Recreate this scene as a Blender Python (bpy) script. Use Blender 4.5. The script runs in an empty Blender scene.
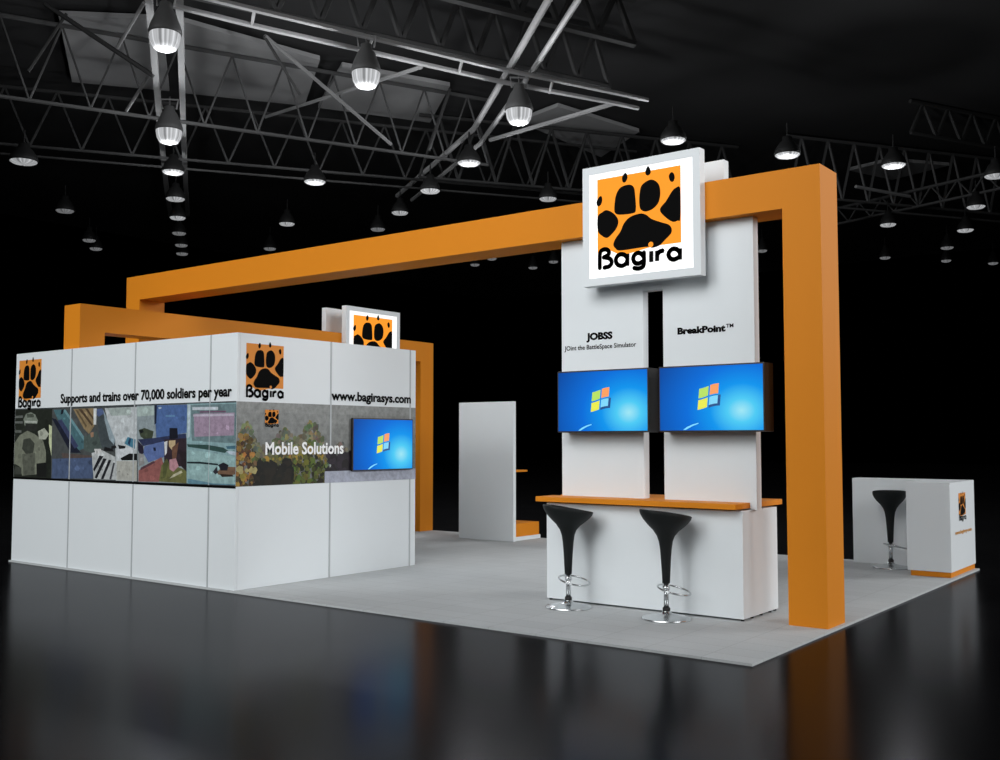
import bpy, bmesh, math, random
from mathutils import Vector, Matrix
C = bpy.context.scene.collection
PI = math.pi

# ---------------------------------------------------------------- colours and materials
def lin(c, k=1.0):
    out = []
    for v in c:
        v = v / 255.0
        out.append((v / 12.92 if v <= 0.04045 else ((v + 0.055) / 1.055) ** 2.4) * k)
    return tuple(out)

def mat(name, color, rough=0.5, metal=0.0, spec=0.5, bump=0.0, bscale=40.0, var=0.0, emit=None, estr=1.0):
    m = bpy.data.materials.new(name); m.use_nodes = True
    nt = m.node_tree; b = nt.nodes['Principled BSDF']
    b.inputs['Base Color'].default_value = (*color, 1)
    b.inputs['Roughness'].default_value = rough
    b.inputs['Metallic'].default_value = metal
    b.inputs['Specular IOR Level'].default_value = spec
    tc = nt.nodes.new('ShaderNodeTexCoord')
    n = nt.nodes.new('ShaderNodeTexNoise'); n.inputs['Scale'].default_value = bscale
    nt.links.new(tc.outputs['Object'], n.inputs['Vector'])
    if var > 0:
        mr = nt.nodes.new('ShaderNodeMapRange')
        mr.inputs['To Min'].default_value = 1 - var; mr.inputs['To Max'].default_value = 1 + var
        nt.links.new(n.outputs['Fac'], mr.inputs['Value'])
        vm = nt.nodes.new('ShaderNodeVectorMath'); vm.operation = 'SCALE'
        vm.inputs[0].default_value = color
        nt.links.new(mr.outputs['Result'], vm.inputs['Scale'])
        nt.links.new(vm.outputs['Vector'], b.inputs['Base Color'])
    if bump > 0:
        bp = nt.nodes.new('ShaderNodeBump'); bp.inputs['Strength'].default_value = bump; bp.inputs['Distance'].default_value = 0.01
        nt.links.new(n.outputs['Fac'], bp.inputs['Height']); nt.links.new(bp.outputs['Normal'], b.inputs['Normal'])
    if emit:
        b.inputs['Emission Color'].default_value = (*emit, 1); b.inputs['Emission Strength'].default_value = estr
    return m

M = {}
M['white'] = mat('white_laminate', (0.76, 0.80, 0.82), 0.42, var=0.012, bscale=3, spec=0.3)
M['profile'] = mat('aluminium_profile', (0.43, 0.455, 0.47), 0.5)
M['orange'] = mat('orange_lacquer', (0.70, 0.235, 0.014), 0.5, var=0.02, bscale=2, spec=0.12)
M['black'] = mat('black_vinyl', (0.003, 0.003, 0.003), 0.7, spec=0.04)
M['logo_orange'] = mat('printed_orange', (0.74, 0.26, 0.035), 0.55, spec=0.2)
M['lit_white'] = mat('backlit_white_film', (0.7, 0.7, 0.7), 0.4, emit=(1, 1, 1), estr=0.75)
M['lit_orange'] = mat('backlit_orange_film', (0.2, 0.06, 0.004), 0.5, spec=0.1, emit=(1, 0.33, 0.02), estr=0.93)
M['white_text'] = mat('white_vinyl', (0.95, 0.95, 0.95), 0.5, var=0.01)
M['casing'] = mat('dark_screen_casing', (0.022, 0.017, 0.015), 0.38, spec=0.4, var=0.1)
M['seat'] = mat('charcoal_moulded_seat', (0.010, 0.012, 0.012), 0.5, spec=0.2, var=0.05, bscale=6)
M['chrome'] = mat('polished_chrome', (0.6, 0.62, 0.63), 0.26, metal=1.0, var=0.02)
M['rubber'] = mat('black_rubber', (0.01, 0.01, 0.01), 0.7)
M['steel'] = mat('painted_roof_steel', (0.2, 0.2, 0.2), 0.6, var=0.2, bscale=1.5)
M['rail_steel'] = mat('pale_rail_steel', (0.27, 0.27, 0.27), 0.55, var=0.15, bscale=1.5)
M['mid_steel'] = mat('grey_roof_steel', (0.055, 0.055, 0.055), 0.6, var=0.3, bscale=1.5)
M['shaded_housing'] = mat('shaded_lamp_housing', (0.012, 0.012, 0.012), 0.6, spec=0.2, var=0.1)  # housing of the farther lamps, with their shade put into the colour
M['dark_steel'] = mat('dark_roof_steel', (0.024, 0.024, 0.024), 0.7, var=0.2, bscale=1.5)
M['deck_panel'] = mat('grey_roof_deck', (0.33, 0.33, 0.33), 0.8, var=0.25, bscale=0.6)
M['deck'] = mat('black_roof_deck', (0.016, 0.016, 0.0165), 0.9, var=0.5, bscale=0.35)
M['housing'] = mat('lamp_housing', (0.07, 0.07, 0.07), 0.55, spec=0.3, var=0.1)
M['mount'] = mat('bright_bracket', (0.2, 0.2, 0.2), 0.5, var=0.05)
M['orange_text'] = mat('orange_vinyl', (0.55, 0.25, 0.05), 0.6)

def lens_mat(name, s):
    m = mat(name, (0.06, 0.06, 0.06), 0.4, spec=0.1)
    nt = m.node_tree; b = nt.nodes['Principled BSDF']
    tc = nt.nodes.new('ShaderNodeTexCoord'); sx = nt.nodes.new('ShaderNodeSeparateXYZ')
    at = nt.nodes.new('ShaderNodeMath'); at.operation = 'ARCTAN2'
    nt.links.new(tc.outputs['Object'], sx.inputs[0]); nt.links.new(sx.outputs[1], at.inputs[0]); nt.links.new(sx.outputs[0], at.inputs[1])
    cb = nt.nodes.new('ShaderNodeCombineXYZ'); nt.links.new(at.outputs[0], cb.inputs[0])
    no = nt.nodes.new('ShaderNodeTexNoise'); no.inputs['Scale'].default_value = 3.2; no.inputs['Detail'].default_value = 1
    nt.links.new(cb.outputs[0], no.inputs['Vector'])
    mr = nt.nodes.new('ShaderNodeMapRange'); mr.inputs['From Min'].default_value = 0.35; mr.inputs['From Max'].default_value = 0.65
    mr.inputs['To Min'].default_value = 0.35 * s; mr.inputs['To Max'].default_value = 1.25 * s
    nt.links.new(no.outputs['Fac'], mr.inputs['Value']); nt.links.new(mr.outputs['Result'], b.inputs['Emission Strength'])
    b.inputs['Emission Color'].default_value = (0.95, 0.97, 1, 1)
    return m
LENS = [lens_mat('bright_lens', 0.6), lens_mat('dimmer_lens', 0.42), lens_mat('faint_lens', 0.16)]

def carpet_mat():
    m = mat('light_grey_carpet_tile', (0.4, 0.4, 0.4), 0.9, spec=0.1)
    nt = m.node_tree; b = nt.nodes['Principled BSDF']
    tc = nt.nodes.new('ShaderNodeTexCoord')
    br = nt.nodes.new('ShaderNodeTexBrick'); br.offset = 0.0; br.inputs['Scale'].default_value = 1.0
    br.inputs['Brick Width'].default_value = 0.5; br.inputs['Row Height'].default_value = 0.25
    br.inputs['Mortar Size'].default_value = 0.004; br.inputs['Mortar Smooth'].default_value = 0.4
    br.inputs['Color1'].default_value = (0.51, 0.53, 0.537, 1); br.inputs['Color2'].default_value = (0.485, 0.505, 0.512, 1)
    br.inputs['Mortar'].default_value = (0.38, 0.395, 0.40, 1)
    nt.links.new(tc.outputs['Object'], br.inputs['Vector'])
    n = nt.nodes.new('ShaderNodeTexNoise'); n.inputs['Scale'].default_value = 60
    nt.links.new(tc.outputs['Object'], n.inputs['Vector'])
    mr = nt.nodes.new('ShaderNodeMapRange'); mr.inputs['To Min'].default_value = 0.9; mr.inputs['To Max'].default_value = 1.1
    nt.links.new(n.outputs['Fac'], mr.inputs['Value'])
    vm = nt.nodes.new('ShaderNodeVectorMath'); vm.operation = 'SCALE'
    nt.links.new(br.outputs['Color'], vm.inputs[0]); nt.links.new(mr.outputs['Result'], vm.inputs['Scale'])
    nt.links.new(vm.outputs['Vector'], b.inputs['Base Color'])
    return m
M['carpet'] = carpet_mat()

def floor_mat():
    m = mat('polished_black_floor', (0.002, 0.002, 0.0022), 0.2)
    nt = m.node_tree; out = nt.nodes['Material Output']; nt.nodes.remove(nt.nodes['Principled BSDF'])
    d = nt.nodes.new('ShaderNodeBsdfDiffuse'); d.inputs['Color'].default_value = (0.0025, 0.0025, 0.003, 1)
    g = nt.nodes.new('ShaderNodeBsdfGlossy'); g.inputs['Color'].default_value = (0.36, 0.36, 0.37, 1)
    tc = nt.nodes.new('ShaderNodeTexCoord'); n = nt.nodes.new('ShaderNodeTexNoise'); n.inputs['Scale'].default_value = 0.8
    nt.links.new(tc.outputs['Object'], n.inputs['Vector'])
    mr = nt.nodes.new('ShaderNodeMapRange'); mr.inputs['To Min'].default_value = 0.17; mr.inputs['To Max'].default_value = 0.21
    nt.links.new(n.outputs['Fac'], mr.inputs['Value']); nt.links.new(mr.outputs['Result'], g.inputs['Roughness'])
    fr = nt.nodes.new('ShaderNodeFresnel'); fr.inputs['IOR'].default_value = 1.45
    mx = nt.nodes.new('ShaderNodeMixShader'); nt.links.new(fr.outputs[0], mx.inputs[0]); nt.links.new(d.outputs[0], mx.inputs[1]); nt.links.new(g.outputs[0], mx.inputs[2])
    nt.links.new(mx.outputs[0], out.inputs['Surface'])
    return m
M['floor'] = floor_mat()

def print_mat():
    m = mat('printed_mural', (0.5, 0.5, 0.5), 0.5, spec=0.2)
    nt = m.node_tree; b = nt.nodes['Principled BSDF']
    at = nt.nodes.new('ShaderNodeAttribute'); at.attribute_name = 'Col'
    tc = nt.nodes.new('ShaderNodeTexCoord')
    n = nt.nodes.new('ShaderNodeTexNoise'); n.inputs['Scale'].default_value = 14; n.inputs['Detail'].default_value = 5; n.inputs['Roughness'].default_value = 0.7
    nt.links.new(tc.outputs['Object'], n.inputs['Vector'])
    mr = nt.nodes.new('ShaderNodeMapRange'); mr.inputs['From Min'].default_value = 0.3; mr.inputs['From Max'].default_value = 0.7
    mr.inputs['To Min'].default_value = 0.72; mr.inputs['To Max'].default_value = 1.28
    nt.links.new(n.outputs['Fac'], mr.inputs['Value'])
    vm = nt.nodes.new('ShaderNodeVectorMath'); vm.operation = 'SCALE'
    nt.links.new(at.outputs['Color'], vm.inputs[0]); nt.links.new(mr.outputs['Result'], vm.inputs['Scale'])
    nt.links.new(vm.outputs['Vector'], b.inputs['Base Color'])
    return m
M['print'] = print_mat()

def screen_mat():
    m = bpy.data.materials.new('lit_blue_screen'); m.use_nodes = True
    nt = m.node_tree; b = nt.nodes['Principled BSDF']
    b.inputs['Base Color'].default_value = (0.003, 0.003, 0.006, 1); b.inputs['Roughness'].default_value = 0.4; b.inputs['Specular IOR Level'].default_value = 0.05
    uv = nt.nodes.new('ShaderNodeUVMap'); uv.uv_map = 'UVMap'
    def glow(cx, cy, sx, sy, stops):
        mp = nt.nodes.new('ShaderNodeMapping'); mp.vector_type = 'POINT'
        mp.inputs['Location'].default_value = (-cx * sx, -cy * sy, 0); mp.inputs['Scale'].default_value = (sx, sy, 1)
        ln = nt.nodes.new('ShaderNodeVectorMath'); ln.operation = 'LENGTH'
        nt.links.new(uv.outputs[0], mp.inputs[0]); nt.links.new(mp.outputs[0], ln.inputs[0])
        r = nt.nodes.new('ShaderNodeValToRGB'); e = r.color_ramp.elements
        e[0].position, e[0].color = stops[0][0], (*lin(stops[0][1]), 1)
        e[1].position, e[1].color = stops[-1][0], (*lin(stops[-1][1]), 1)
        for p, c in stops[1:-1]:
            x = e.new(p); x.color = (*lin(c), 1)
        nt.links.new(ln.outputs['Value'], r.inputs[0]); return r
    g = glow(0.80, 0.30, 1.0, 0.72, [(0.0, (165, 236, 250)), (0.13, (80, 208, 250)), (0.30, (10, 152, 242)), (0.52, (4, 112, 222)), (0.9, (6, 78, 168))])
    nt.links.new(g.outputs[0], b.inputs['Emission Color']); b.inputs['Emission Strength'].default_value = 0.95
    return m
M['screen'] = screen_mat()
for k, c in {'flag_green': (175, 215, 90), 'flag_orange': (240, 150, 85), 'flag_yellow': (225, 225, 70), 'flag_blue': (120, 205, 240), 'flag_shade': (10, 70, 130), 'swoosh': (120, 215, 250)}.items():
    M[k] = mat('screen_' + k, lin(c, 0.2), 0.4, emit=lin(c), estr=0.95)

# ---------------------------------------------------------------- mesh building
class MB:
    def __init__(self): self.v = []; self.f = []; self.s = []; self.m = []; self.col = []; self.uv = {}
    def slot(self, m):
        if m not in self.m: self.m.append(m)
        return self.m.index(m)
    def face(self, pts, m, col=None, uv=None):
        i = len(self.v); self.v += [tuple(p) for p in pts]; self.f.append(tuple(range(i, i + len(pts)))); self.s.append(self.slot(m)); self.col.append(col)
        if uv: self.uv[len(self.f) - 1] = uv
    def box(self, x0, x1, y0, y1, z0, z1, m):
        i = len(self.v)
        self.v += [(x0,y0,z0),(x1,y0,z0),(x1,y1,z0),(x0,y1,z0),(x0,y0,z1),(x1,y0,z1),(x1,y1,z1),(x0,y1,z1)]
        for q in ((0,3,2,1),(4,5,6,7),(0,1,5,4),(1,2,6,5),(2,3,7,6),(3,0,4,7)):
            self.f.append(tuple(i + k for k in q)); self.s.append(self.slot(m)); self.col.append(None)
        return self
    def tube(self, pts, r, m, n=8, closed=False):
        pts = [Vector(p) for p in pts]; rings = []
        N = len(pts)
        for k, p in enumerate(pts):
            if closed: d = pts[(k + 1) % N] - pts[k - 1]
            else: d = pts[min(k + 1, N - 1)] - pts[max(k - 1, 0)]
            d.normalize(); up = Vector((0, 0, 1)) if abs(d.z) < 0.95 else Vector((1, 0, 0))
            a = d.cross(up).normalized(); b = a.cross(d).normalized()
            i = len(self.v); rings.append(i)
            rr = r[k] if isinstance(r, (list, tuple)) else r
            for j in range(n):
                t = 2 * PI * j / n + PI / n
                self.v.append(tuple(p + a * rr * math.cos(t) + b * rr * math.sin(t)))
        sl = self.slot(m)
        for k in range(N if closed else N - 1):
            A, B = rings[k], rings[(k + 1) % N]
            for j in range(n):
                self.f.append((A + j, A + (j + 1) % n, B + (j + 1) % n, B + j)); self.s.append(sl); self.col.append(None)
        if not closed:
            self.f.append(tuple(rings[0] + j for j in reversed(range(n)))); self.s.append(sl); self.col.append(None)
            self.f.append(tuple(rings[-1] + j for j in range(n))); self.s.append(sl); self.col.append(None)
        return self
    def lathe(self, prof, m, n=32, c=(0, 0, 0)):
        rings = []; sl = self.slot(m)
        for r, z in prof:
            i = len(self.v); rings.append(i)
            for j in range(n):
                t = 2 * PI * j / n
                self.v.append((c[0] + r * math.cos(t), c[1] + r * math.sin(t), c[2] + z))
        for A, B in zip(rings, rings[1:]):
            for j in range(n):
                self.f.append((A + j, A + (j + 1) % n, B + (j + 1) % n, B + j)); self.s.append(sl); self.col.append(None)
        self.f.append(tuple(rings[0] + j for j in reversed(range(n)))); self.s.append(sl); self.col.append(None)
        self.f.append(tuple(rings[-1] + j for j in range(n))); self.s.append(sl); self.col.append(None)
        return self
    def mesh(self, name):
        me = bpy.data.meshes.new(name); me.from_pydata(self.v, [], self.f)
        for m in self.m: me.materials.append(M[m] if isinstance(m, str) else m)
        for p, s in zip(me.polygons, self.s): p.material_index = s
        if any(c for c in self.col):
            a = me.color_attributes.new('Col', 'FLOAT_COLOR', 'CORNER')
            for p, c in zip(me.polygons, self.col):
                for li in p.loop_indices: a.data[li].color = (*(c or (0.5, 0.5, 0.5)), 1)
        if self.uv:
            u = me.uv_layers.new(name='UVMap')
            for fi, uvs in self.uv.items():
                for li, t in zip(me.polygons[fi].loop_indices, uvs): u.data[li].uv = t
        me.update(); return me
    def obj(self, name, parent=None, smooth=False, bevel=0, label=None):
        o = bpy.data.objects.new(name, self.mesh(name)); C.objects.link(o)
        if parent: o.parent = parent
        if smooth:
            for p in o.data.polygons: p.use_smooth = True
        if smooth == 'auto':
            o.modifiers.new('split', 'EDGE_SPLIT').split_angle = math.radians(40)
        if bevel:
            b = o.modifiers.new('bevel', 'BEVEL'); b.width = bevel; b.segments = 2; b.limit_method = 'ANGLE'
        if label: o['label'] = label
        return o

def BX(x0, x1, y0, y1, z0, z1, m): return MB().box(x0, x1, y0, y1, z0, z1, m)

def thing(name, label, cat, loc=(0, 0, 0), rz=0, group=None):
    o = bpy.data.objects.new(name, None); C.objects.link(o); o.empty_display_size = 0.2
    o.location = loc; o.rotation_euler = (0, 0, rz); tag(o, label, cat, group); return o
def tag(o, label=None, cat=None, group=None, kind=None):
    if label: o['label'] = label
    if cat: o['category'] = cat
    if group: o['group'] = group
    if kind: o['kind'] = kind
    return o

# a flat working face: origin, right direction u, up direction v; n points outwards
class Face:
    def __init__(self, o, u, v=(0, 0, 1)):
        self.o = Vector(o); self.u = Vector(u); self.v = Vector(v); self.n = self.u.cross(self.v)
    def p(self, a, b, d=0): return self.o + self.u * a + self.v * b + self.n * d

def smooth_poly(P, k=4):
    out = []; N = len(P)
    for i in range(N):
        p0, p1, p2, p3 = P[i - 1], P[i], P[(i + 1) % N], P[(i + 2) % N]
        for s in range(k):
            t = s / k
            out.append(tuple(0.5 * (2 * p1[c] + (p2[c] - p0[c]) * t + (2 * p0[c] - 5 * p1[c] + 4 * p2[c] - p3[c]) * t * t + (3 * p1[c] - p0[c] - 3 * p2[c] + p3[c]) * t ** 3) for c in (0, 1)))
    return out

LOGO = {
'pad' : [(0.198, 0.732), (0.222, 0.672), (0.285, 0.6), (0.332, 0.515), (0.407, 0.458), (0.526, 0.438), (0.601, 0.463), (0.658, 0.511), (0.769, 0.561), (0.861, 0.599), (0.894, 0.647), (0.884, 0.696), (0.816, 0.753), (0.754, 0.801), (0.668, 0.818), (0.593, 0.8), (0.289, 0.804), (0.224, 0.774)],
'toe1' : [(0.005, 0.404), (0.056, 0.365), (0.115, 0.346), (0.201, 0.392), (0.26, 0.472), (0.244, 0.549), (0.186, 0.61), (0.12, 0.648), (0.055, 0.617), (0.004, 0.554)],
'toe2' : [(0.236, 0.196), (0.294, 0.125), (0.397, 0.111), (0.453, 0.149), (0.468, 0.23), (0.476, 0.388), (0.44, 0.424), (0.279, 0.418), (0.219, 0.387), (0.215, 0.307)],
'toe3' : [(0.523, 0.216), (0.549, 0.141), (0.625, 0.101), (0.687, 0.106), (0.748, 0.16), (0.767, 0.251), (0.746, 0.348), (0.684, 0.406), (0.597, 0.427), (0.534, 0.396), (0.517, 0.327)],
'toe4' : [(0.997, 0.246), (0.942, 0.229), (0.894, 0.266), (0.832, 0.349), (0.77, 0.407), (0.765, 0.45), (0.818, 0.512), (0.902, 0.574), (0.962, 0.571), (0.994, 0.546)],
'c1' : [(-0.007, 0.23), (0.031, 0.185), (0.057, 0.193), (0.062, 0.24), (0.044, 0.278), (0.017, 0.293), (-0.007, 0.271)],
'c2' : [(0.31, 0.021), (0.342, -0.02), (0.367, -0.011), (0.377, 0.036), (0.351, 0.077), (0.32, 0.072)],
'c3' : [(0.593, -0.002), (0.621, -0.051), (0.646, -0.023), (0.656, 0.023), (0.63, 0.048), (0.6, 0.037)],
'c4' : [(0.866, 0.09), (0.896, 0.057), (0.925, 0.077), (0.934, 0.123), (0.914, 0.159), (0.883, 0.148)]}
WORD = [
[(0.028, 0.964), (0.029, 0.82), (0.053, 0.777), (0.106, 0.77), (0.143, 0.799), (0.132, 0.834), (0.079, 0.855)], [(0.085, 0.854), (0.158, 0.88), (0.176, 0.923), (0.147, 0.958), (0.087, 0.966)],
[(0.371, 0.847), (0.369, 0.977)], [(0.368, 0.891), (0.335, 0.856), (0.283, 0.844), (0.242, 0.866), (0.228, 0.906), (0.251, 0.951), (0.303, 0.97), (0.349, 0.952), (0.367, 0.918)],
[(0.568, 0.857), (0.567, 0.979), (0.541, 1.012), (0.496, 1.019), (0.453, 1.008)], [(0.567, 0.902), (0.533, 0.864), (0.487, 0.853), (0.449, 0.878), (0.441, 0.917), (0.461, 0.953), (0.507, 0.966), (0.552, 0.949)],
[(0.655, 0.851), (0.654, 0.966)],
[(0.724, 0.853), (0.723, 0.963)], [(0.724, 0.903), (0.751, 0.869), (0.8, 0.861)],
[(0.986, 0.86), (0.984, 0.977)], [(0.983, 0.899), (0.95, 0.865), (0.902, 0.857), (0.868, 0.88), (0.855, 0.913), (0.877, 0.953), (0.92, 0.968), (0.963, 0.953)]]

def open_smooth(P, k=3):
    if len(P) < 3: return P
    out = []
    for i in range(len(P) - 1):
        p0, p1, p2, p3 = P[max(i - 1, 0)], P[i], P[i + 1], P[min(i + 2, len(P) - 1)]
        for s in range(k):
            t = s / k
            out.append(tuple(0.5 * (2 * p1[c] + (p2[c] - p0[c]) * t + (2 * p0[c] - 5 * p1[c] + 4 * p2[c] - p3[c]) * t * t + (3 * p1[c] - p0[c] - 3 * p2[c] + p3[c]) * t ** 3) for c in (0, 1)))
    out.append(P[-1]); return out

def logo(face, a, b, w, h, parent, orange='logo_orange', d0=0.002, wordmark=True, name='logo', label=None):
    """orange square with a paw print and the wordmark below; (a, b) = top-left corner on the face"""
    mb = MB()
    def q(x, y, d): return face.p(a + x * w, b - y * h, d0 + d)
    mb.face([q(0, 0.76, 0), q(1, 0.745, 0), q(1, 0, 0), q(0, 0, 0)][::1], orange)
    if wordmark:
        pts = [(0, 0.76), (0, 0.80), (0.13, 0.775), (0.2, 0.81), (0.3, 0.86), (0.7, 0.80), (0.76, 0.8), (1, 0.80), (1, 0.745)]
        mb.face([q(x, y, 0) for x, y in pts], orange)
    for k, P in LOGO.items():
        P = smooth_poly(P)
        if k == 'pad' and wordmark is False: pass
        mb.face([q(min(max(x, -0.02), 0.999 if k == 'toe4' else 1.1), y, 0.002) for x, y in P][::-1], 'black')
    if wordmark:
        def stroke(pts, r, m, d):
            pts = open_smooth(pts)
            for (x0, y0), (x1, y1) in zip(pts, pts[1:]):
                L = math.hypot(x1 - x0, y1 - y0) or 1e-6; nx, ny = -(y1 - y0) / L * r, (x1 - x0) / L * r
                mb.face([q(x0 + nx, y0 + ny, d), q(x1 + nx, y1 + ny, d), q(x1 - nx, y1 - ny, d), q(x0 - nx, y0 - ny, d)], m)
            for x, y in (pts[1:-1] if len(pts) > 2 else []) + ([pts[0], pts[-1]] if len(pts) > 9 else []):
                mb.face([q(x + r * math.cos(t * PI / 6), y - r * math.sin(t * PI / 6), d) for t in range(12)], m)
        for s in WORD: stroke(s, 0.0245, 'black', 0.004)
        mb.face([q(0.651 + 0.03 * math.cos(t * PI / 6), 0.782 - 0.03 * math.sin(t * PI / 6), 0.0045) for t in range(12)], orange)
    return mb.obj(name, parent, label=label)

def text(face, body, a, b, w, cap, parent, m='black', bold=0.012, name='lettering', d=0.003, capref='S'):
    """flat letters on a face: (a, b) = left end of the base line; w = full width, cap = height of capitals"""
    def ev(s):
        cu = bpy.data.curves.new('t', 'FONT'); cu.body = s; cu.offset = bold; cu.resolution_u = 3
        o = bpy.data.objects.new('t', cu); C.objects.link(o)
        bpy.context.view_layer.update()
        me = bpy.data.meshes.new_from_object(o.evaluated_get(bpy.context.evaluated_depsgraph_get()))
        bpy.data.objects.remove(o); bpy.data.curves.remove(cu); return me
    ref = ev('H'); hc = max(v.co.y for v in ref.vertices)
    me = ev(body); xs = [v.co.x for v in me.vertices]; x0, x1 = min(xs), max(xs)
    for v in me.vertices:
        x, y = v.co.x, v.co.y
        v.co = face.p(a + (x - x0) / (x1 - x0) * w, b + y / hc * cap, d)
    me.materials.clear(); me.materials.append(M[m]); me.name = name
    o = bpy.data.objects.new(name, me); C.objects.link(o); o.parent = parent
    return o

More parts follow.
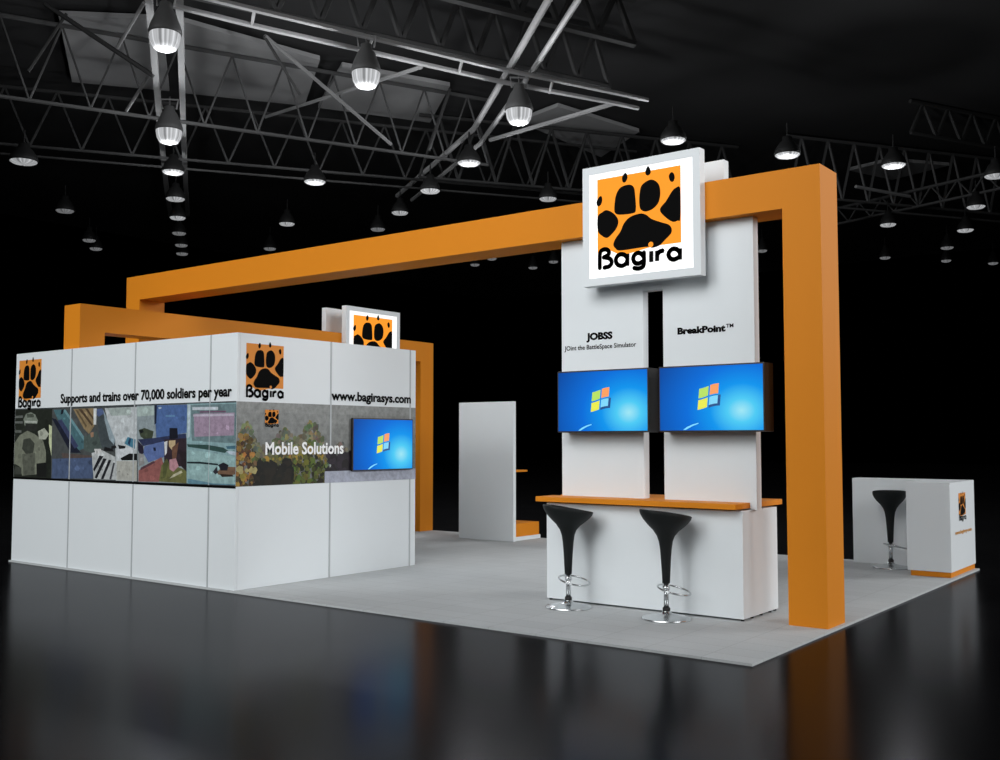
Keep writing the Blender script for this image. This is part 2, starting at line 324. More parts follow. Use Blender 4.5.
KEY, SIDE, BACK, TOP, REAR, LAMPK = 0.17, 0.135, 0.185, 0.135, 0.032, 0.8
MURAL=[((35,40,32),[-13.6,1.996,-12.673,1.996,-12.648,1.13,-13.6,1.127]),
((95,100,95),[-13.59,1.92,-13.403,1.923,-13.402,1.892,-13.595,1.891]),
((95,100,95),[-13.593,1.85,-13.4,1.848,-13.398,1.819,-13.595,1.821]),
((90,95,88),[-13.587,1.737,-13.427,1.732,-13.426,1.701,-13.592,1.698]),
((120,130,115),[-13.384,1.874,-13.321,1.942,-13.205,1.961,-13.088,1.93,-13.019,1.853,-13.048,1.785,-13.346,1.787]),
((40,42,38),[-13.331,1.821,-13.033,1.81,-13.045,1.725,-13.326,1.726]),
((115,120,100),[-13.6,1.562,-13.474,1.667,-13.276,1.726,-13.092,1.682,-12.877,1.597,-12.789,1.446,-12.799,1.311,-12.959,1.309,-13.017,1.173,-13.38,1.149,-13.453,1.268,-13.591,1.301]),
((60,65,55),[-13.37,1.614,-13.205,1.631,-13.086,1.563,-13.113,1.444,-13.294,1.425,-13.398,1.493]),
((88,92,78),[-13.394,1.424,-13.064,1.444,-13.066,1.172,-13.346,1.149]),
((25,27,25),[-13.024,1.308,-12.768,1.328,-12.775,1.144,-13.016,1.139]),
((60,64,56),[-13.555,1.267,-13.402,1.252,-13.397,1.166,-13.6,1.162]),
((70,78,66),[-13.304,1.942,-13.138,1.94,-13.113,1.896,-13.284,1.89]),
((165,172,160),[-13.35,1.856,-13.035,1.844,-13.034,1.822,-13.348,1.83]),
((30,35,28),[-12.854,1.783,-12.713,1.832,-12.666,1.18,-12.761,1.178]),
((165,170,150),[-13.012,1.716,-12.853,1.758,-12.737,1.681,-12.814,1.614,-12.975,1.614]),
((190,200,150),[-12.743,1.799,-12.535,1.73,-12.406,1.614,-12.371,1.531,-12.458,1.415,-12.519,1.381,-12.642,1.347,-12.732,1.564]),
((140,165,60),[-12.653,1.564,-12.434,1.564,-12.489,1.398,-12.644,1.38]),
((70,75,75),[-12.673,1.996,-11.241,1.989,-11.195,1.145,-12.663,1.13]),
((60,105,115),[-12.641,1.982,-12.423,1.982,-11.924,1.613,-11.861,1.517,-12.155,1.45,-12.281,1.564]),
((25,30,50),[-12.684,1.882,-12.573,1.864,-12.16,1.565,-11.976,1.451,-12.215,1.45]),
((50,60,100),[-12.541,1.847,-12.448,1.863,-12.039,1.532,-12.127,1.499]),
((90,140,150),[-12.423,1.982,-12.361,1.981,-11.896,1.63,-11.924,1.597]),
((140,115,75),[-12.179,1.983,-11.721,1.986,-11.698,1.773,-11.81,1.678,-11.93,1.743]),
((80,60,40),[-12.059,1.98,-11.984,1.979,-11.728,1.79,-11.756,1.774]),
((80,60,40),[-11.911,1.983,-11.852,1.982,-11.716,1.87,-11.715,1.838]),
((100,80,50),[-12.133,1.974,-12.088,1.973,-11.858,1.775,-11.886,1.759]),
((200,205,205),[-11.721,1.982,-11.655,1.981,-11.656,1.789,-11.713,1.79]),
((70,90,140),[-11.649,1.973,-11.535,1.979,-11.476,1.914,-11.588,1.876,-11.646,1.901]),
((60,70,75),[-11.644,1.869,-11.504,1.915,-11.239,1.566,-11.236,1.488,-11.545,1.518]),
((70,85,80),[-11.926,1.646,-11.638,1.709,-11.516,1.518,-11.742,1.453,-11.919,1.484]),
((150,110,80),[-11.782,1.694,-11.709,1.701,-11.707,1.645,-11.765,1.637]),
((85,70,65),[-12.429,1.448,-11.741,1.421,-11.74,1.389,-12.395,1.383]),
((65,85,125),[-12.643,1.372,-11.697,1.398,-11.701,1.15,-12.648,1.13]),
((20,25,40),[-12.454,1.979,-12.392,1.985,-12.42,1.929,-12.466,1.921]),
((170,175,175),[-11.742,1.453,-11.515,1.486,-11.233,1.41,-11.209,1.145,-11.686,1.143]),
((30,32,38),[-11.569,1.423,-11.484,1.415,-11.676,1.23,-11.7,1.262]),
((30,32,38),[-11.483,1.392,-11.412,1.385,-11.615,1.152,-11.667,1.159]),
((30,32,38),[-11.37,1.377,-11.314,1.37,-11.473,1.147,-11.53,1.146]),
((60,62,68),[-11.272,1.347,-11.236,1.34,-11.306,1.146,-11.347,1.148]),
((178,185,188),[-11.478,1.981,-10.809,1.984,-10.779,1.139,-11.209,1.137,-11.241,1.613,-11.417,1.85]),
((150,165,160),[-11.422,1.977,-10.928,1.98,-10.925,1.891,-11.334,1.889]),
((130,150,160),[-11.506,1.963,-11.417,1.85,-11.241,1.613,-11.266,1.55,-11.365,1.613,-11.472,1.835]),
((30,30,32),[-11.321,1.535,-11.224,1.543,-11.209,1.511,-11.319,1.503]),
((25,25,28),[-11.46,1.526,-11.292,1.503,-11.263,1.472,-11.486,1.479]),
((200,200,198),[-11.687,1.501,-11.544,1.502,-11.514,1.463,-11.655,1.438]),
((30,30,32),[-11.183,1.551,-11.02,1.535,-11.045,1.497,-11.154,1.504]),
((192,197,202),[-11.209,1.496,-10.912,1.52,-10.802,1.429,-11.177,1.395]),
((20,20,22),[-11.123,1.395,-10.949,1.451,-10.79,1.452,-10.787,1.376,-11.095,1.372]),
((165,165,155),[-11.204,1.363,-10.787,1.368,-10.779,1.143,-11.195,1.145]),
((50,120,150),[-11.048,1.566,-10.983,1.644,-10.916,1.628,-10.822,1.613,-10.832,1.505,-10.952,1.536]),
((25,50,90),[-10.98,1.566,-10.942,1.628,-10.915,1.621,-10.939,1.543]),
((130,145,150),[-10.814,1.997,-9.845,1.992,-9.832,1.139,-10.758,1.132]),
((150,170,165),[-10.801,1.981,-10.463,1.99,-10.46,1.884,-10.797,1.873]),
((60,95,160),[-10.463,1.993,-9.845,1.989,-9.848,1.685,-10.413,1.628]),
((25,35,60),[-10.464,1.997,-10.413,1.996,-10.419,1.793,-10.456,1.778]),
((150,170,190),[-10.386,1.973,-10.323,1.972,-10.328,1.954,-10.378,1.952]),
((80,130,180),[-10.245,1.881,-10.072,1.881,-10.071,1.861,-10.244,1.86]),
((60,70,50),[-10.765,1.72,-10.648,1.742,-10.467,1.703,-10.49,1.628,-10.618,1.605,-10.723,1.643]),
((20,25,25),[-10.752,1.712,-10.687,1.727,-10.66,1.696,-10.724,1.677]),
((40,50,90),[-10.775,1.613,-10.464,1.628,-9.968,1.671,-9.859,1.678,-9.846,1.612,-10.564,1.552,-10.667,1.537]),
((75,100,165),[-10.641,1.537,-10.236,1.597,-10.255,1.419,-10.557,1.356,-10.665,1.461]),
((20,30,60),[-10.473,1.522,-10.422,1.522,-10.413,1.485,-10.459,1.485]),
((20,22,35),[-10.166,1.738,-10.018,1.737,-10.003,1.627,-10.162,1.612]),
((50,35,45),[-10.261,1.612,-9.846,1.627,-9.837,1.321,-10.252,1.315]),
((190,160,110),[-10.174,1.598,-10.051,1.605,-10.049,1.539,-10.109,1.494,-10.172,1.538]),
((200,200,200),[-10.26,1.583,-10.199,1.598,-10.207,1.464,-10.243,1.434]),
((110,70,50),[-10.11,1.524,-9.989,1.583,-10.032,1.392,-10.105,1.361]),
((35,30,50),[-10.774,1.597,-10.667,1.537,-10.652,1.461,-10.716,1.43,-10.77,1.49]),
((150,80,75),[-10.749,1.262,-10.305,1.418,-10.252,1.315,-10.347,1.142,-10.745,1.137]),
((130,130,130),[-10.769,1.46,-10.664,1.445,-10.634,1.34,-10.738,1.308]),
((90,50,60),[-10.711,1.293,-10.456,1.372,-10.424,1.354,-10.71,1.263]),
((105,105,50),[-10.302,1.329,-10.204,1.36,-9.836,1.277,-9.832,1.139,-10.347,1.146]),
((180,120,130),[-10.155,1.39,-10.033,1.406,-9.981,1.319,-10.077,1.259,-10.152,1.287]),
((40,30,35),[-9.962,1.466,-9.842,1.496,-9.835,1.263,-9.933,1.32]),
((180,175,140),[-10.149,1.183,-10.076,1.229,-9.932,1.276,-9.907,1.254,-10.075,1.2]),
((80,85,40),[-10.278,1.344,-10.205,1.404,-10.166,1.36,-10.223,1.197,-10.273,1.181]),
((120,160,165),[-9.845,1.999,-8.99,1.995,-8.99,1.14,-9.832,1.139]),
((170,190,200),[-9.837,1.989,-9.785,1.988,-9.787,1.641,-9.827,1.627]),
((95,125,130),[-9.785,1.984,-8.99,1.982,-8.99,1.57,-9.75,1.598]),
((150,125,150),[-9.723,1.888,-9.016,1.891,-9.022,1.654,-9.704,1.641]),
((180,190,200),[-9.748,1.961,-9.296,1.955,-9.296,1.924,-9.747,1.929]),
((110,70,100),[-9.617,1.915,-9.161,1.913,-9.16,1.896,-9.617,1.898]),
((175,165,185),[-9.734,1.881,-9.027,1.88,-9.026,1.856,-9.734,1.859]),
((40,75,70),[-9.832,1.561,-9.468,1.555,-9.196,1.527,-9.106,1.493,-9.172,1.471,-9.49,1.505,-9.819,1.532]),
((50,100,120),[-9.151,1.541,-8.99,1.549,-8.99,1.514,-9.129,1.513]),
((170,185,200),[-9.15,1.492,-8.99,1.486,-8.99,1.445,-9.083,1.458]),
((130,170,170),[-9.83,1.503,-9.513,1.483,-8.99,1.431,-8.99,1.14,-9.82,1.161]),
((25,40,45),[-9.827,1.372,-9.602,1.375,-9.281,1.357,-9.281,1.34,-9.602,1.353,-9.826,1.353]),
((120,85,60),[-9.301,1.272,-9.191,1.33,-8.99,1.327,-8.99,1.251,-9.144,1.233,-9.278,1.244]),
((50,35,25),[-9.256,1.252,-9.034,1.246,-9.012,1.229,-9.21,1.22]),
((30,30,40),[-9.281,1.343,-9.192,1.372,-9.102,1.346,-9.123,1.289,-9.234,1.287]),
((40,40,50),[-9.369,1.271,-9.303,1.329,-9.279,1.266,-9.323,1.244]),
((80,130,150),[-9.809,1.191,-9.366,1.151,-8.99,1.151,-8.99,1.14,-9.808,1.136])]

# ================================================================ THE SETTING
tag(BX(-70, 45, -25, 75, -0.07, -0.02, 'floor').obj('floor'), 'polished black hall floor reflecting the stand', None, None, 'structure')
ce = BX(-48, 8, 9, 62, 12.3, 12.4, 'deck').obj('ceiling'); tag(ce, 'dark roof deck high over the hall', None, None, 'structure')

# grey deck panels between the trusses, hung just under the dark roof
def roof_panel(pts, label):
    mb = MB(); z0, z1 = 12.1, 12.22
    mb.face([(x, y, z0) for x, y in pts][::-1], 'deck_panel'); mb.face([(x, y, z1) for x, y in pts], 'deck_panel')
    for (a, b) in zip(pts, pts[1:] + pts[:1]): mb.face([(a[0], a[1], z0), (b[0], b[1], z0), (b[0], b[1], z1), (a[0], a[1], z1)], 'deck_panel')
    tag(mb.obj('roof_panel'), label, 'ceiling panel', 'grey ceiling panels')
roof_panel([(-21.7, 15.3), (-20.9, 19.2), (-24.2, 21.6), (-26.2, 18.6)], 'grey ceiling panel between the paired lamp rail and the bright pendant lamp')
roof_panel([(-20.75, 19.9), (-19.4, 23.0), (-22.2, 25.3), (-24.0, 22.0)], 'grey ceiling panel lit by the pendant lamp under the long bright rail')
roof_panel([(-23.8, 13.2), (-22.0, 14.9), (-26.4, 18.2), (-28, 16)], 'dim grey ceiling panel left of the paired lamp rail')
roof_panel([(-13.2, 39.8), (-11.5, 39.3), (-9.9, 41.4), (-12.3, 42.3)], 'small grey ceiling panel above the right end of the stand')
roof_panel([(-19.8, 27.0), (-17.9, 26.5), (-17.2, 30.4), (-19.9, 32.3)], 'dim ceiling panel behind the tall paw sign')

# roof trusses
def bars(name, segs, label, cat='roof beam', m='steel', part='rail', n=6):
    t = thing(name, label, cat, (0, 0, 0))
    for pts, r, nm in segs: MB().tube(pts, r, m, n).obj(nm or part, t)
    return t
def P3(pts, z): return [(x, y, z) for x, y in pts]
def L3(a, b, t): return tuple(a[i] + (b[i] - a[i]) * t for i in range(3))
def truss(name, p, q, zb, zt, nn, label, m='dark_steel', rc=0.07, rb=0.045, cat='roof truss', double=False):
    t = thing(name, label, cat, (p[0], p[1], 0))
    def loc(v): return (v[0] - p[0], v[1] - p[1], v[2])
    A, B = (p[0], p[1], zb), (q[0], q[1], zb); A2, B2 = (p[0], p[1], zt), (q[0], q[1], zt)
    MB().tube([loc(A), loc(B)], rc, m, 6).obj('bottom_chord', t); MB().tube([loc(A2), loc(B2)], rc * 1.2, m, 6).obj('top_chord', t)
    if double: MB().tube([loc((p[0], p[1], zb - 0.28)), loc((q[0], q[1], zb - 0.28))], rc * 0.8, m, 6).obj('lower_rail', t)
    for k in range(nn):
        a = L3(A, B, k / nn); b = L3(A2, B2, (k + 0.5) / nn); c = L3(A, B, (k + 1) / nn)
        MB().tube([loc(a), loc(b)], rb, m, 5).obj('brace', t); MB().tube([loc(b), loc(c)], rb, m, 5).obj('brace', t)
    return t
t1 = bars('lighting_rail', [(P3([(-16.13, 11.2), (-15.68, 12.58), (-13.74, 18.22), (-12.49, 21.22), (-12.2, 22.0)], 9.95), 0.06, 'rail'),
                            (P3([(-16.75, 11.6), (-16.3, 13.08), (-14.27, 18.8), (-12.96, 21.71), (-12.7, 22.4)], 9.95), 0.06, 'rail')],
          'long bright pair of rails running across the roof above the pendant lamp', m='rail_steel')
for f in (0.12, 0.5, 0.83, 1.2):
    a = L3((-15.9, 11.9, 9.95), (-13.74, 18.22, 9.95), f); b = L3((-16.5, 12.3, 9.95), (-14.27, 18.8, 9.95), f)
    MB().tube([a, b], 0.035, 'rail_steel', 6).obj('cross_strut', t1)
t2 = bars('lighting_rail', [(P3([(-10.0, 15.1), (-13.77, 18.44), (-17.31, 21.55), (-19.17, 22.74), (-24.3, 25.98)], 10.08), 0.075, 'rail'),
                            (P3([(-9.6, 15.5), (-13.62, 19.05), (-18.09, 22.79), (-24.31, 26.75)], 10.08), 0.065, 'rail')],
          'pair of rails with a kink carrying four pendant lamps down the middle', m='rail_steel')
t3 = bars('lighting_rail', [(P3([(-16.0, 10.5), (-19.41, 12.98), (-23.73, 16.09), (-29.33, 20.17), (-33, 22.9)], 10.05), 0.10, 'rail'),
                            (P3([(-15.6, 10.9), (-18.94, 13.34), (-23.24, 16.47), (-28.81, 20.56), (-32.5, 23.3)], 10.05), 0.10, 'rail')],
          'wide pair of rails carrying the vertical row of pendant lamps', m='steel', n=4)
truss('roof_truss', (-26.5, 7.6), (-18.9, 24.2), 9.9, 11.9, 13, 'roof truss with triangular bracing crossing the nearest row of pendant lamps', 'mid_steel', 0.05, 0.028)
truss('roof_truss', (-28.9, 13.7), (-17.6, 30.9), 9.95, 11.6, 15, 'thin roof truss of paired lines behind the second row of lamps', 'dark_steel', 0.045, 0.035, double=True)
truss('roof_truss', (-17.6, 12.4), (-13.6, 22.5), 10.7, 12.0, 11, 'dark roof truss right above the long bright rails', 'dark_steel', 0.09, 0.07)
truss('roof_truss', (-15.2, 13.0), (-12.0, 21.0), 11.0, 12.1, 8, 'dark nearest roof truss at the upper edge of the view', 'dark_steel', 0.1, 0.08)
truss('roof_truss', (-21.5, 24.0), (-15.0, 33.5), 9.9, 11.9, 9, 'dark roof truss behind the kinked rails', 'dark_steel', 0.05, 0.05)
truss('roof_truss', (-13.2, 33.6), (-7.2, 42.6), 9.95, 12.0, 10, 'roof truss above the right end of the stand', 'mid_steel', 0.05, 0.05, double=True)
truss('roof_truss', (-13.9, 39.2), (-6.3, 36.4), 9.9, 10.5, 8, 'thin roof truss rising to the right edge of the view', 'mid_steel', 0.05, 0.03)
truss('roof_truss', (-9.0, 33.0), (-4.0, 43.0), 11.2, 12.2, 10, 'dark roof truss over the right reception counter', 'dark_steel', 0.06, 0.06)
DI = [((-22.77, 12.29, 11.8), (-20.4, 13.63, 9.95), 0.055, 'long diagonal roof brace left of the nearest pendant lamp', 'dark_steel'),
      ((-22.9, 12.9, 11.8), (-23.1, 12.1, 10.2), 0.04, 'short dim roof brace at the upper left', 'dark_steel'),
      ((-19.24, 12.59, 11.0), (-20.83, 12.97, 10.5), 0.04, 'upper of two short bright braces beside the nearest lamp row', 'steel'),
      ((-21.58, 14.41, 10.6), (-23.3, 14.8, 10.0), 0.04, 'lower of two short bright braces beside the nearest lamp row', 'steel'),
      ((-18.99, 15.69, 11.2), (-19.84, 20.95, 9.95), 0.05, 'long diagonal brace descending behind the bright pendant lamp', 'steel'),
      ((-15.23, 17.04, 10.0), (-24.58, 20.36, 11.5), 0.05, 'brace rising from the long rails across the grey panel', 'steel'),
      ((-12.96, 21.71, 9.95), (-17.46, 22.45, 10.0), 0.06, 'bright brace joining the long rails to the kinked rails', 'steel'),
      ((-19.01, 15.68, 11.2), (-18.83, 16.66, 10.0), 0.04, 'short steep brace between the nearest lamps', 'dark_steel'),
      ((-18.6, 22.06, 11.6), (-19.3, 21.95, 9.9), 0.05, 'near vertical dark brace by the end of the grey panel', 'dark_steel'),
      ((-11.0, 33.8, 9.95), (-9.99, 36.3, 9.95), 0.06, 'short pale brace beside the lamp above the orange post', 'steel')]
for a, b, r, lab, m in DI:
    o = MB().tube([(0, 0, 0), tuple(Vector(b) - Vector(a))], r, m, 6).obj('roof_brace'); o.location = a
    tag(o, lab, 'roof brace', 'loose roof braces')

# pendant high-bay lamps
def make_lamp(deep, lens):
    h = 0.42 if deep else 0.30
    hp = [(0.315, -0.02), (0.33, 0.02), (0.30, 0.12), (0.20, h * 0.7 + 0.08), (0.13, h + 0.06), (0.12, h + 0.16), (0.05, h + 0.18)]
    lp = [(0.02, -0.34), (0.14, -0.335), (0.22, -0.30), (0.275, -0.2), (0.30, -0.06), (0.30, -0.021)] if deep else [(0.02, -0.10), (0.15, -0.095), (0.25, -0.075), (0.30, -0.035), (0.30, -0.021)]
    hm = 'housing' if deep else 'shaded_housing'; br = MB().tube([(0, 0, h + 0.18), (0, 0, 0.84)], 0.02, hm, 8)
    if deep: br.tube([(-0.16, 0, h + 0.1), (-0.20, 0, 0.76), (0.20, 0, 0.76), (0.16, 0, h + 0.1)], 0.025, 'mount', 6)
    return (MB().lathe(hp, hm, 28).mesh('housing'), MB().lathe(lp, LENS[lens], 28).mesh('lens'), br.mesh('hanger_bracket'))
protos = {}
LAMPS = [(-16.41, 11.2, .60, 1, 0, 'nearest pendant lamp, cut by the top edge of the view above the left rail'),
 (-21.55, 14.87, .66, 1, 0, 'second pendant lamp down the vertical row at the left'),
 (-24.78, 17.26, .62, 0, 0, 'third pendant lamp down the vertical row at the left'),
 (-27.52, 19.27, .60, 0, 1, 'fourth pendant lamp down the vertical row at the left'),
 (-29.82, 20.98, .55, 0, 1, 'fifth pendant lamp down the vertical row at the left'),
 (-32.03, 22.61, .52, 0, 2, 'sixth, dim pendant lamp of the vertical row at the left'),
 (-33.94, 24.07, .5, 0, 2, 'seventh, faint pendant lamp of the vertical row at the left'),
 (-35.47, 25.2, .5, 0, 2, 'lowest, faintest pendant lamp of the vertical row at the left'),
 (-27.08, 14.13, .74, 0, 1, 'pendant lamp alone by the left edge of the view'),
 (-31.87, 18.07, .6, 0, 2, 'dim pendant lamp in the dark below the one by the left edge'),
 (-35.87, 21.34, .5, 0, 2, 'faint pendant lamp high above the left orange post'),
 (-37.25, 22.46, .5, 0, 2, 'faint pendant lamp nearest above the left orange post'),
 (-14.87, 14.94, .62, 1, 0, 'bright bell pendant lamp hanging from the long pair of rails'),
 (-22.43, 20.46, .65, 0, 0, 'pendant lamp straight below the bright bell lamp'),
 (-27.61, 23.9, .56, 0, 1, 'small pendant lamp above the middle of the long orange beam'),
 (-31.77, 26.64, .5, 0, 2, 'faint pendant lamp close above the left half of the long orange beam'),
 (-13.81, 18.84, .65, 1, 0, 'bell pendant lamp where the two pairs of rails cross'),
 (-17.53, 21.6, .66, 0, 0, 'second pendant lamp on the kinked rails, at the kink'),
 (-20.46, 23.34, .62, 0, 0, 'third pendant lamp on the kinked rails'),
 (-23.26, 25.01, .57, 0, 1, 'pendant lamp at the far end of the kinked rails'),
 (-25.73, 26.51, .54, 0, 2, 'dim pendant lamp beyond the far end of the kinked rails'),
 (-18.2, 26.37, .57, 0, 1, 'pendant lamp left of the large paw sign above the orange beam'),
 (-12.08, 23.09, .66, 0, 0, 'pendant lamp right above the large paw sign'),
 (-10.29, 26.12, .68, 0, 0, 'pendant lamp above the right end of the long orange beam'),
 (-8.36, 28.91, .66, 0, 0, 'pendant lamp to the right of the orange corner under the grey panel'),
 (-6.37, 31.84, .63, 0, 1, 'pendant lamp cut by the right edge of the view'),
 (-7.76, 35.72, .59, 0, 1, 'pendant lamp below the one cut by the right edge'),
 (-10.89, 36.84, .56, 0, 1, 'pendant lamp close to the right side of the tall orange post'),
 (-8.96, 39.51, .58, 0, 1, 'pendant lamp right of the one beside the tall orange post'),
 (-10.37, 42.69, .5, 0, 2, 'dim pendant lamp high over the right reception counter'),
 (-13.0, 43.47, .45, 0, 2, 'faint pendant lamp in the dark right of the tall orange post'),
 (-16.43, 38.87, .42, 0, 2, 'tiny pendant lamp seen between white panel and orange post'),
 (-9.73, 47.64, .42, 0, 2, 'tiny faint pendant lamp near the right edge'),
 (-26.15, 33.75, .42, 0, 2, 'tiny pendant lamp second from left under the long orange beam'),
 (-24.51, 35.91, .42, 0, 2, 'tiny pendant lamp just left of the tall white panels'),
 (-26.09, 36.62, .42, 0, 2, 'tiny pendant lamp third from left under the long orange beam'),
 (-27.63, 34.47, .42, 0, 2, 'tiny pendant lamp farthest left under the long orange beam'),
 (-11.17, 45.77, .42, 0, 2, 'faint pendant lamp just under the dim one over the reception counter')]
LIT = {0: 340, 1: 230, 2: 120, 12: 520, 13: 120, 16: 420, 17: 160, 22: 200, 23: 120, 24: 160}
for k, (x, y, w, deep, li, lab) in enumerate(LAMPS):
    if (deep, li) not in protos: protos[(deep, li)] = make_lamp(deep, li)
    t = thing('pendant_lamp', lab, 'pendant lamp', (x, y, 9.2), 0.75, 'pendant lamps hanging under the roof')
    t.scale = (w / 0.64, w / 0.64, 1)
    for nm, me in zip(('housing', 'lens', 'hanger_bracket'), protos[(deep, li)]):
        o = bpy.data.objects.new(nm, me); C.objects.link(o); o.parent = t
        for p in me.polygons: p.use_smooth = nm != 'hanger_bracket'
    if k in LIT:
        l = bpy.data.lights.new('pendant_lamp_bulb', 'POINT'); l.energy = LIT[k] * LAMPK; l.shadow_soft_size = 0.12; l.color = (0.95, 0.97, 1)
        lo = bpy.data.objects.new('pendant_lamp_bulb', l); C.objects.link(lo); lo.location = (x, y, 9.2 - (0.52 if deep else 0.35))

# ================================================================ THE STAND
cp = BX(-13.62, -3.1, 7.05, 13.94, -0.02, 0.0, 'carpet').obj('carpet'); tag(cp, 'light grey tiled carpet under the whole exhibition stand', 'carpet')

# ---- storage cabin with the printed mural
XR, YF, ZT = -8.95, 7.08, 2.76
cab = thing('storage_cabin', 'white panelled storage cabin with a printed photo band and paw logos', 'exhibition cabin', (0, 0, 0))
seams = [-13.61, -12.228, -10.838, -9.408]
gap = 0.011
edges = seams + [XR]
for i in range(4):
    x0 = edges[i] + (gap if i else 0); x1 = edges[i + 1] - (gap if i < 3 else 0)
    BX(x0, x1, YF, YF + 0.035, 0.0, ZT, 'white').obj('wall_panel', cab, bevel=0.002)
for a, b in ((YF + 0.037, 8.45), (8.45, 9.825), (9.845, 9.94)):
    BX(XR - 0.035, XR, a + (gap if a == 8.45 else 0), b - (gap if b == 8.45 else 0), 0.0, ZT, 'white').obj('wall_panel', cab, bevel=0.002)
BX(-13.61, -13.59, YF + 0.037, 9.94, 0, ZT, 'white').obj('wall_panel', cab); BX(-13.588, XR - 0.037, 9.905, 9.94, 0, ZT, 'white').obj('wall_panel', cab)
for x in seams[1:]: BX(x - gap, x + gap, YF + 0.0025 - 0.006, YF + 0.03, 0, ZT - 0.002, 'profile').obj('panel_joint', cab)
for y in (8.45, 9.835): BX(XR - 0.03, XR + 0.0035, y - gap, y + gap, 0, ZT - 0.002, 'profile').obj('panel_joint', cab)
FF = Face((0, YF, 0), (1, 0, 0)); FS = Face((XR, 0, 0), (0, 1, 0))

mb = MB(); random.seed(4)
K = 1.08
MURAL.insert(0, ((58, 64, 66), [-13.6, 2.02, -13.6, 1.125, -8.99, 1.125, -8.99, 2.02]))
for i, (c, q) in enumerate(MURAL):
    pts = [(min(max(-13.605 + (q[j] + 13.6) * 1.009, -13.609), XR), min(1.108 + (q[j + 1] - 1.13) * 1.035, 2.02)) for j in range(0, len(q), 2)]
    ar = sum(a[0] * b[1] - b[0] * a[1] for a, b in zip(pts, pts[1:] + pts[:1]))
    if ar < 0: pts = pts[::-1]
    g = sum(c) / 3; c = tuple(v * 0.72 + g * 0.28 for v in c)
    mb.face([FF.p(x, z, 0.0006 + i * 0.00004) for x, z in pts], 'print', lin(c, K))
    xs = [a[0] for a in pts]; zs = [a[1] for a in pts]
    used = []
    for _ in range(int(min(110, max(4, abs(ar) * 200))) if i else 0):   # fine grain of the photograph
        x, z = random.uniform(min(xs), max(xs)), random.uniform(min(zs), max(zs)); r = random.uniform(0.01, 0.045)
        def inside(px, pz): return sum((a[1] > pz) != (b[1] > pz) and px < (b[0] - a[0]) * (pz - a[1]) / (b[1] - a[1]) + a[0] for a, b in zip(pts, pts[1:] + pts[:1])) % 2
        P = [(x + r * random.uniform(0.6, 1.3) * math.cos(t * PI / 3) * 1.5, z + r * random.uniform(0.6, 1.3) * math.sin(t * PI / 3)) for t in range(6)]
        if all(inside(*p) for p in P) and all(math.hypot(x - a, (z - b) * 1.2) > 2.1 * (r + c2) for a, b, c2 in used):
            used.append((x, z, r))
            k = random.uniform(0.8, 1.22); mb.face([FF.p(a, b, 0.0006 + i * 0.00004 + 0.00002) for a, b in P], 'print', lin(tuple(min(245, v * k) for v in c), K))
mb.box(-13.61, XR + 0.003, YF - 0.004, YF, 1.082, 1.108, 'black')
front_print = mb.obj('mural_print', cab, label='colour photo band of soldiers, vehicle simulators and a water screen')

# side mural: grey sky, autumn bushes, dark ground
mb = MB()
for j in range(8):
    z0, z1 = 1.10 + j * 0.1145, 1.10 + (j + 1) * 0.1145
    g = 108 + (j - 3) * 5
    mb.face([FS.p(YF, z0, 0.0006), FS.p(9.94, z0, 0.0006), FS.p(9.94, z1, 0.0006), FS.p(YF, z1, 0.0006)], 'print', lin((g + 8, g + 10, g + 8), K))
n = 0
def blob(y, z, r, c):
    global n
    n += 1; P = []
    for t in range(9):
        rr = r * random.uniform(0.7, 1.2); P.append((min(max(y + rr * math.cos(t * 2 * PI / 9), YF), 9.935), min(max(z + rr * math.sin(t * 2 * PI / 9), 1.102), 2.01)))
    mb.face([FS.p(a, b, 0.0008 + n * 0.0000022) for a, b in P], 'print', lin(c, K))
def top(y):  # crown outline of the printed bushes
    return 1.52 + 0.30 * math.exp(-((y - 7.22) / 0.10) ** 2) + 0.20 * math.exp(-((y - 7.75) / 0.14) ** 2) + 0.30 * math.exp(-((y - 8.15) / 0.17) ** 2) + 0.12 * math.exp(-((y - 8.62) / 0.1) ** 2) - (0.08 if y > 8.35 else 0)
for _ in range(1500):
    y = random.uniform(YF, 9.0); tp = top(y); z = random.uniform(1.1, tp)
    f = (z - 1.1) / (tp - 1.1)
    if f > 0.72: c = random.choice([(96, 98, 82), (110, 112, 90), (84, 88, 66), (125, 122, 85)])
    elif f > 0.4: c = random.choice([(92, 96, 52), (128, 116, 48), (74, 78, 46), (60, 62, 42), (110, 104, 56), (140, 122, 50)])
    else: c = random.choice([(34, 32, 22), (26, 26, 20), (46, 42, 28), (30, 28, 22)])
    if 7.85 < y < 8.4 and f < 0.5: c = random.choice([(84, 92, 38), (58, 62, 28), (96, 98, 40), (34, 34, 20)])
    if y < 7.3 and z < 1.65: c = random.choice([(128, 100, 46), (96, 70, 34), (150, 120, 58), (60, 44, 26), (80, 56, 32)])
    if y > 8.4: c = random.choice([(52, 48, 52), (40, 36, 38), (66, 62, 60), (90, 88, 78)]) if f < 0.75 else random.choice([(112, 110, 98), (96, 94, 84)])
    c = tuple(v * random.uniform(0.85, 1.12) for v in c); blob(y, z, random.uniform(0.014, 0.042), c)
for _ in range(60): blob(random.uniform(7.35, 7.85), random.uniform(1.1, 1.35), random.uniform(0.04, 0.07), random.choice([(24, 24, 18), (32, 28, 20), (18, 18, 14)]))
for _ in range(90): blob(random.uniform(8.42, 8.8), random.uniform(1.1, 1.45), random.uniform(0.03, 0.06), random.choice([(36, 32, 38), (44, 38, 46), (30, 26, 28)]))
for _ in range(14): blob(random.uniform(7.09, 7.35), random.uniform(1.25, 1.3), 0.03, (160, 150, 100))
